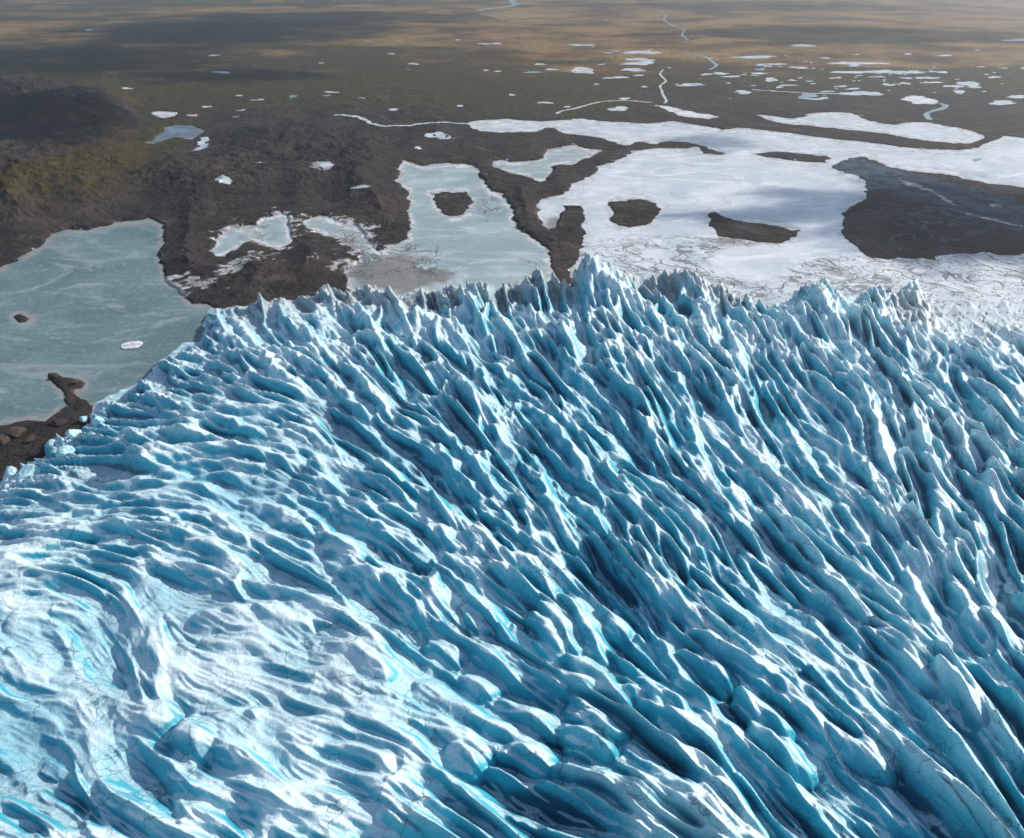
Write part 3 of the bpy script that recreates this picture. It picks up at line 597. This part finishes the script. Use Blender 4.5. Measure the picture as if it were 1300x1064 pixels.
for (x, y, a, b) in [(1025, 123, 11, 3.6), (300, 153, 4, 1), (1240, 203, 5, 2), (460, 128, 4, 1), (415, 125, 4, 1), (757, 108, 3, 1.5), (372, 126, 5, 1.5)]:
    patch('meltwater_pool', x, y, a, b, MAT_BPUD, None)
for i in range(135):
    r = RND.random()
    if r < .8: x, y = RND.gauss(1090, 130), RND.gauss(98, 17)
    elif r < .93: x, y = RND.gauss(760, 80), RND.gauss(80, 14)
    else: x, y = RND.uniform(120, 700), RND.uniform(40, 140)
    if y < 50 or y > 138 or x > 1330 or x < 0: continue
    if float(allw[np.searchsorted(py_rows, y), np.searchsorted(px_cols, x)]) < 8: continue
    a = min(RND.expovariate(1 / 4.0) + 1.5, 14)
    patch('frozen_puddle', x, y, a, .35 + a * .07 * RND.uniform(.6, 1.5), MAT_PUD if RND.random() < .8 else MAT_BPUD, None)
def ribbon(name, pts, w, mat, label, lift=.4):
    P = []; q = [pts[0]] + list(pts) + [pts[-1]]
    for i in range(1, len(q) - 2):
        for k in range(8):
            t = k / 8; c = []
            for d in (0, 1):
                a, b, e, f = q[i - 1][d], q[i][d], q[i + 1][d], q[i + 2][d]
                c.append(.5 * (2 * b + (e - a) * t + (2 * a - 5 * b + 4 * e - f) * t * t + (3 * b - a - 3 * e + f) * t ** 3))
            P.append((c[0] + .25 * RND.uniform(-1, 1), c[1] + .1 * RND.uniform(-1, 1)))
    P.append(pts[-1])
    W = [Vector((*[float(q) for q in ground(x, y, 0)], max(land_z(x, y), 0) + lift)) for x, y in P]
    vs = []; fs = []
    for i, p in enumerate(W):
        t = (W[min(i + 1, len(W) - 1)] - W[max(i - 1, 0)]); t.z = 0; t.normalize(); n = Vector((-t.y, t.x, 0))
        k = w * (.6 + .8 * RND.random()) * .5; vs += [tuple(p + n * k), tuple(p - n * k)]
    for i in range(len(W) - 1): fs.append((2 * i, 2 * i + 1, 2 * i + 3, 2 * i + 2))
    return tag(raw_mesh(name, vs, fs, mat, None, True), 'structure', label)
ribbon('frozen_stream', [(425, 151), (440, 153), (455, 155), (468, 161), (485, 166), (510, 166), (535, 164), (562, 160), (596, 158)], 8, MAT_PUD, 'white frozen stream running to the long white lake')
ribbon('frozen_stream', [(706, 146), (714, 142), (730, 139), (752, 133), (770, 130), (800, 129.5), (828, 131)], 6, MAT_PUD, 'pale frozen stream above the white ice band')
ribbon('frozen_stream', [(843, 132), (846, 129), (842, 122), (840, 116), (838, 110), (845, 104), (838, 96), (842, 90)], 4.5, MAT_PUD, 'winding stream on the olive plain above the ice sliver')
ribbon('frozen_stream', [(1180, 153), (1176, 146), (1184, 142), (1196, 139), (1200, 135), (1190, 131)], 9, MAT_BPUD, 'short winding stream between the small white pond and the long lake')
ribbon('frozen_stream', [(955, 115), (1000, 118), (1035, 120), (1060, 120), (1090, 121)], 7, MAT_PUD, 'straight pale stream beside the blue pool')
ribbon('river', [(655, -3), (650, 3), (656, 6), (640, 9), (622, 11), (606, 14)], 38, MAT_BPUD, 'blue river at the far end of the plain')
ribbon('river', [(870, 70), (893, 73), (903, 79), (909, 85), (900, 90)], 8, MAT_BPUD, 'narrow blue river loop on the far plain')
ribbon('river', [(835, 14), (846, 20), (843, 26), (856, 34), (868, 38), (866, 46), (874, 52)], 7, MAT_BPUD, 'long thin river bending across the tan plain')
ribbon('cascade', [(259, 176), (262, 180), (256, 184), (260, 188), (255, 193), (250, 196)], 12, MAT_PUD, 'white frozen cascade below the blue pond')
mp = Mat('road_gravel', .9, .2); MAT_ROAD = mp.done(mp.mix(mp.ramp(mp.noise(.1, 4), .3, .7), (.10, .10, .11), (.16, .15, .15)))
ribbon('road', [(700, 1), (860, 9), (935, 12), (1055, 24), (1300, 34)], 14, MAT_ROAD, 'grey gravel road crossing the far tan plain', .5)
mp = Mat('hay_field', .9, .1); MAT_FIELD = mp.done(mp.mix(mp.ramp(mp.noise(.01, 6, .6), .35, .65), (.26, .17, .08), (.34, .24, .12)))
def field(pts, label):
    vs = []; fs = []; n = 8
    P = [np.array(p, float) for p in pts]
    for i in range(n + 1):
        for j in range(n + 1):
            u, v = i / n, j / n; q = P[0] * (1 - u) * (1 - v) + P[1] * u * (1 - v) + P[2] * u * v + P[3] * (1 - u) * v
            x, y = ground(q[0], q[1], 0); vs.append((float(x), float(y), land_z(*q) + .9))
    for i in range(n):
        for j in range(n): a = i * (n + 1) + j; fs.append((a, a + n + 1, a + n + 2, a + 1))
    return tag(raw_mesh('hay_field', vs, fs, MAT_FIELD, None, True), 'structure', label)
field([(606, 18), (664, 13), (708, 26), (650, 30)], 'pale tan wedge shaped field beside the farm')
# farm: gabled houses
def flat(name, c, r=.7): q = Mat(name, r, .3); return q.done(c)
M_WALL = flat('white_wall_paint', (.78, .77, .74)); M_ROOF = flat('red_roof_sheet', (.16, .05, .04)); M_ROOF2 = flat('grey_roof_sheet', (.14, .15, .16)); M_GLS = flat('window_glass', (.03, .04, .05), .15)
def house(px, py, L, Wd, Hh, rz, roofm, label):
    x, y = ground(px, py); e = bpy.data.objects.new('farmhouse' if L < 22 else 'barn', None); SC.collection.objects.link(e)
    e.location = (float(x), float(y), land_z(px, py)); e.rotation_euler = (0, 0, R(rz)); tag(e, 'thing', label, 'farm building', 'farm buildings on the far plain')
    a, b = L / 2, Wd / 2; g = Wd * .38
    vs = [(-a, -b, -1), (a, -b, -1), (a, b, -1), (-a, b, -1), (-a, -b, Hh), (a, -b, Hh), (a, b, Hh), (-a, b, Hh), (-a, 0, Hh + g), (a, 0, Hh + g)]
    raw_mesh('wall', vs, [(0, 1, 5, 4), (2, 3, 7, 6), (1, 2, 6, 9, 5), (3, 0, 4, 8, 7)], M_WALL, e)
    o_ = .5; zl = Hh - .25; zt = Hh + g + .18
    rv = [(-a - o_, -b - o_, zl), (a + o_, -b - o_, zl), (a + o_, 0, zt), (-a - o_, 0, zt), (a + o_, b + o_, zl), (-a - o_, b + o_, zl)]
    rv += [(q[0], q[1], q[2] + .22) for q in rv]
    raw_mesh('roof', rv, [(0, 3, 2, 1), (3, 5, 4, 2), (6, 7, 8, 9), (9, 8, 10, 11), (0, 1, 7, 6), (5, 11, 10, 4), (1, 2, 8, 7), (2, 4, 10, 8), (0, 6, 9, 3), (3, 9, 11, 5)], roofm, e)
    for k in range(3):
        u = -a * .6 + k * a * .6
        raw_mesh('window', [(u - .6, -b - .06, 1.1), (u + .6, -b - .06, 1.1), (u + .6, -b - .06, 2.4), (u - .6, -b - .06, 2.4), (u - .6, -b + .05, 1.1), (u + .6, -b + .05, 1.1), (u + .6, -b + .05, 2.4), (u - .6, -b + .05, 2.4)],
                 [(0, 1, 2, 3), (0, 4, 5, 1), (1, 5, 6, 2), (2, 6, 7, 3), (3, 7, 4, 0)], M_GLS, e)
house(594, 21.5, 16, 9, 4, 8, M_ROOF, 'white farmhouse with a red roof at the near end of the farm row')
house(600, 20.8, 26, 12, 4.5, -6, M_ROOF2, 'long white barn with a grey roof in the middle of the farm')
house(606.5, 22.2, 13, 8, 3.6, 30, M_ROOF, 'small white house with a red roof turned askew beside the field')
house(610.5, 20.6, 15, 9, 3.8, 80, M_ROOF2, 'white house with a grey roof standing end on beside the river')
# blobs of rock and ice
def blob(name, px, py, size, squash, mat, label, cat, group, z=None, seed=0, facet=1.0, smooth=False):
    rr = random.Random(seed * 7 + 3); import bmesh
    bm = bmesh.new(); bmesh.ops.create_icosphere(bm, subdivisions=4, radius=1.0)
    cuts = [(Vector((rr.gauss(0, 1), rr.gauss(0, 1), rr.gauss(0, .8))).normalized(), rr.uniform(.55, .92)) for _ in range(14)]
    for v in bm.verts:
        for n, d in cuts:
            k = v.co.dot(n) - d
            if k > 0: v.co -= n * k * facet
        v.co *= 1 + .05 * float(perlin(v.co.x * 3 + seed, v.co.y * 3 + v.co.z * 2, 3))
        v.co = Vector((v.co.x * size * squash[0], v.co.y * size * squash[1], v.co.z * size * squash[2]))
    me = bpy.data.meshes.new(name); bm.to_mesh(me); bm.free(); me.materials.append(mat)
    if smooth:
        for p in me.polygons: p.use_smooth = True
    if mat is MAT_ICE:
        for k, vv in (('crust', .62), ('trough_shade', 0.0), ('dust', .25), ('crack', 0.0)):
            at = me.attributes.new(k, 'FLOAT', 'POINT'); at.data.foreach_set('value', np.full(len(me.vertices), vv, np.float32))
    o = bpy.data.objects.new(name, me); SC.collection.objects.link(o)
    zz = max(land_z(px, py), 0) if z is None else z
    x, y = ground(px, py, zz); o.location = (float(x), float(y), zz + size * squash[2] * .35); o.rotation_euler = (0, 0, rr.uniform(0, 6.28))
    return tag(o, 'thing', label, cat, group)
fl = blob('ice_floe', 168, 438, 7.0, (1.15, 1.0, .07), MAT_POND, 'flat white oval ice floe frozen in the teal lake', 'ice floe', None, .2, 1, .3, True); fl.rotation_euler = (0, 0, .15)
ICEB = [(107, 534, 3.4, 'pale cube of ice standing at the water edge of the rubble spit'), (124, 538, 5.0, 'turquoise ice block behind the rubble spit'), (96, 556, 6.0, 'large rounded ice block split down the middle beside the brown rubble'),
        (118, 560, 5.6, 'rounded ice block between the split block and the glacier'), (66, 566, 3.2, 'upright ice slab standing in the dark rubble'), (14, 604, 4.4, 'cream ice block at the very edge of the photo'), (40, 606, 6.5, 'broad dirty ice block below the brown rubble'), (84, 578, 5, 'tilted ice slab in front of the split block')]
for i, (x, y, r, lb) in enumerate(ICEB):
    blob('ice_block', x, y, r, (1, .8, .85), MAT_ICE, lb, 'ice block', 'ice blocks broken from the glacier edge', (2.0 if x in (107,) else 8.0), 20 + i, .95)
ROCKS = [(20, 552, 6, 'largest brown boulder on the shore beside the teal lake'), (38, 560, 4, 'brown boulder between the largest boulder and the ice'), (4, 560, 5, 'brown boulder cut by the edge of the photo'), (74, 538, 4, 'dark boulder at the foot of the rubble spit'), (70, 479, 2.6, 'boulder at the tip of the rubble spit'), (95, 487, 2.6, 'boulder on the bend of the rubble spit')]
for i, (x, y, r, lb) in enumerate(ROCKS):
    blob('boulder', x, y, r, (1.2, 1, .6), MAT_ROCK, lb, 'boulder', 'boulders on the lake shore', None, 40 + i, .9)

# ------------------------------------------------------------------ clouds overhead, whose shadows lie on the plain, and the hazy air
def cloud(px, py, rx, ry, alt, dens=1.0, th=40, seed=0, rz=0):
    import bmesh
    x, y = ground(px, py); k = alt / SUN_DIR.z
    c = Vector((float(x), float(y), 0)) + SUN_DIR * k
    xr = abs(float(ground(px + rx, py)[0]) - float(x)); yr = abs(float(ground(px, py - ry)[1]) - float(ground(px, py + ry)[1])) / 2
    bm = bmesh.new(); bmesh.ops.create_icosphere(bm, subdivisions=5, radius=1.0)
    for v in bm.verts:
        s_ = 1 + .25 * float(perlin(v.co.x * 2 + seed, v.co.y * 2, seed)) + .12 * float(perlin(v.co.x * 5 + seed, v.co.y * 5 + v.co.z * 3, seed))
        v.co = Vector((v.co.x * s_ * xr, v.co.y * s_ * yr, v.co.z * s_ * th * (1.0 if v.co.z > 0 else .4)))
    me = bpy.data.meshes.new('cloud'); bm.to_mesh(me); bm.free()
    for p in me.polygons: p.use_smooth = True
    mm = Mat('cloud_vapour', 1, 0); tc = mm.n('ShaderNodeTexCoord')
    vm = mm.n('ShaderNodeVectorMath', operation='MULTIPLY'); mm.t.links.new(tc.outputs['Object'], vm.inputs[0]); vm.inputs[1].default_value = (1 / xr, 1 / yr, 0)
    ln = mm.n('ShaderNodeVectorMath', operation='LENGTH'); mm.t.links.new(vm.outputs[0], ln.inputs[0])
    nz_ = mm.noise(2.6, 6, .6, vm.outputs[0], .4)
    a = mm.math('SUBTRACT', mm.math('ADD', 1.0, mm.math('MULTIPLY', mm.math('SUBTRACT', nz_, .5), 2.6)), ln.outputs['Value'])
    al = mm.math('MULTIPLY', mm.ramp(a, .0, .75), dens)
    mm.set(mm.b.inputs['Alpha'], al); mm.set(mm.b.inputs['Base Color'], (.9, .9, .9)); me.materials.append(mm.m)
    o = bpy.data.objects.new('cloud', me); SC.collection.objects.link(o); o.location = c
    return tag(o, 'stuff', None)
cloud(60, 76, 240, 26, 900, 1.0, 60, 1)
cloud(290, 42, 230, 22, 900, 1.0, 60, 2)
cloud(420, 22, 260, 11, 900, 1.0, 60, 3)
cloud(1080, 45, 280, 18, 900, .95, 60, 4)
cloud(300, 98, 140, 12, 800, 1.0, 40, 5)
cloud(960, 275, 130, 15, 620, .85, 14, 6)
cloud(1010, 246, 80, 8, 620, .6, 10, 7)
cloud(905, 180, 70, 14, 640, .6, 12, 8)
cloud(1230, 275, 270, 70, 640, 1.0, 25, 9)
cloud(1260, 300, 220, 50, 700, .9, 25, 12)
cloud(10, 170, 190, 40, 640, .8, 30, 10)
cloud(120, 82, 200, 20, 1000, 1.0, 40, 13)
cloud(330, 36, 260, 14, 1000, 1.0, 40, 14)
cloud(950, 8, 300, 9, 1000, .6, 60, 11)
hz = bpy.data.materials.new('haze_air'); hz.use_nodes = True; t_ = hz.node_tree; t_.nodes.clear()
ou = t_.nodes.new('ShaderNodeOutputMaterial'); pv = t_.nodes.new('ShaderNodeVolumePrincipled'); t_.links.new(pv.outputs[0], ou.inputs['Volume'])
pv.inputs['Color'].default_value = (.80, .87, .96, 1); pv.inputs['Density'].default_value = 1.4e-4; pv.inputs['Anisotropy'].default_value = .80
x0, x1, y0, y1, z0, z1 = -40000, 40000, -1500, 70000, -60, 262
raw = raw_mesh('haze', [(x0, y0, z0), (x1, y0, z0), (x1, y1, z0), (x0, y1, z0), (x0, y0, z1), (x1, y0, z1), (x1, y1, z1), (x0, y1, z1)],
               [(0, 3, 2, 1), (4, 5, 6, 7), (0, 1, 5, 4), (1, 2, 6, 5), (2, 3, 7, 6), (3, 0, 4, 7)], hz)
tag(raw, 'stuff', 'pale haze over the far plain')
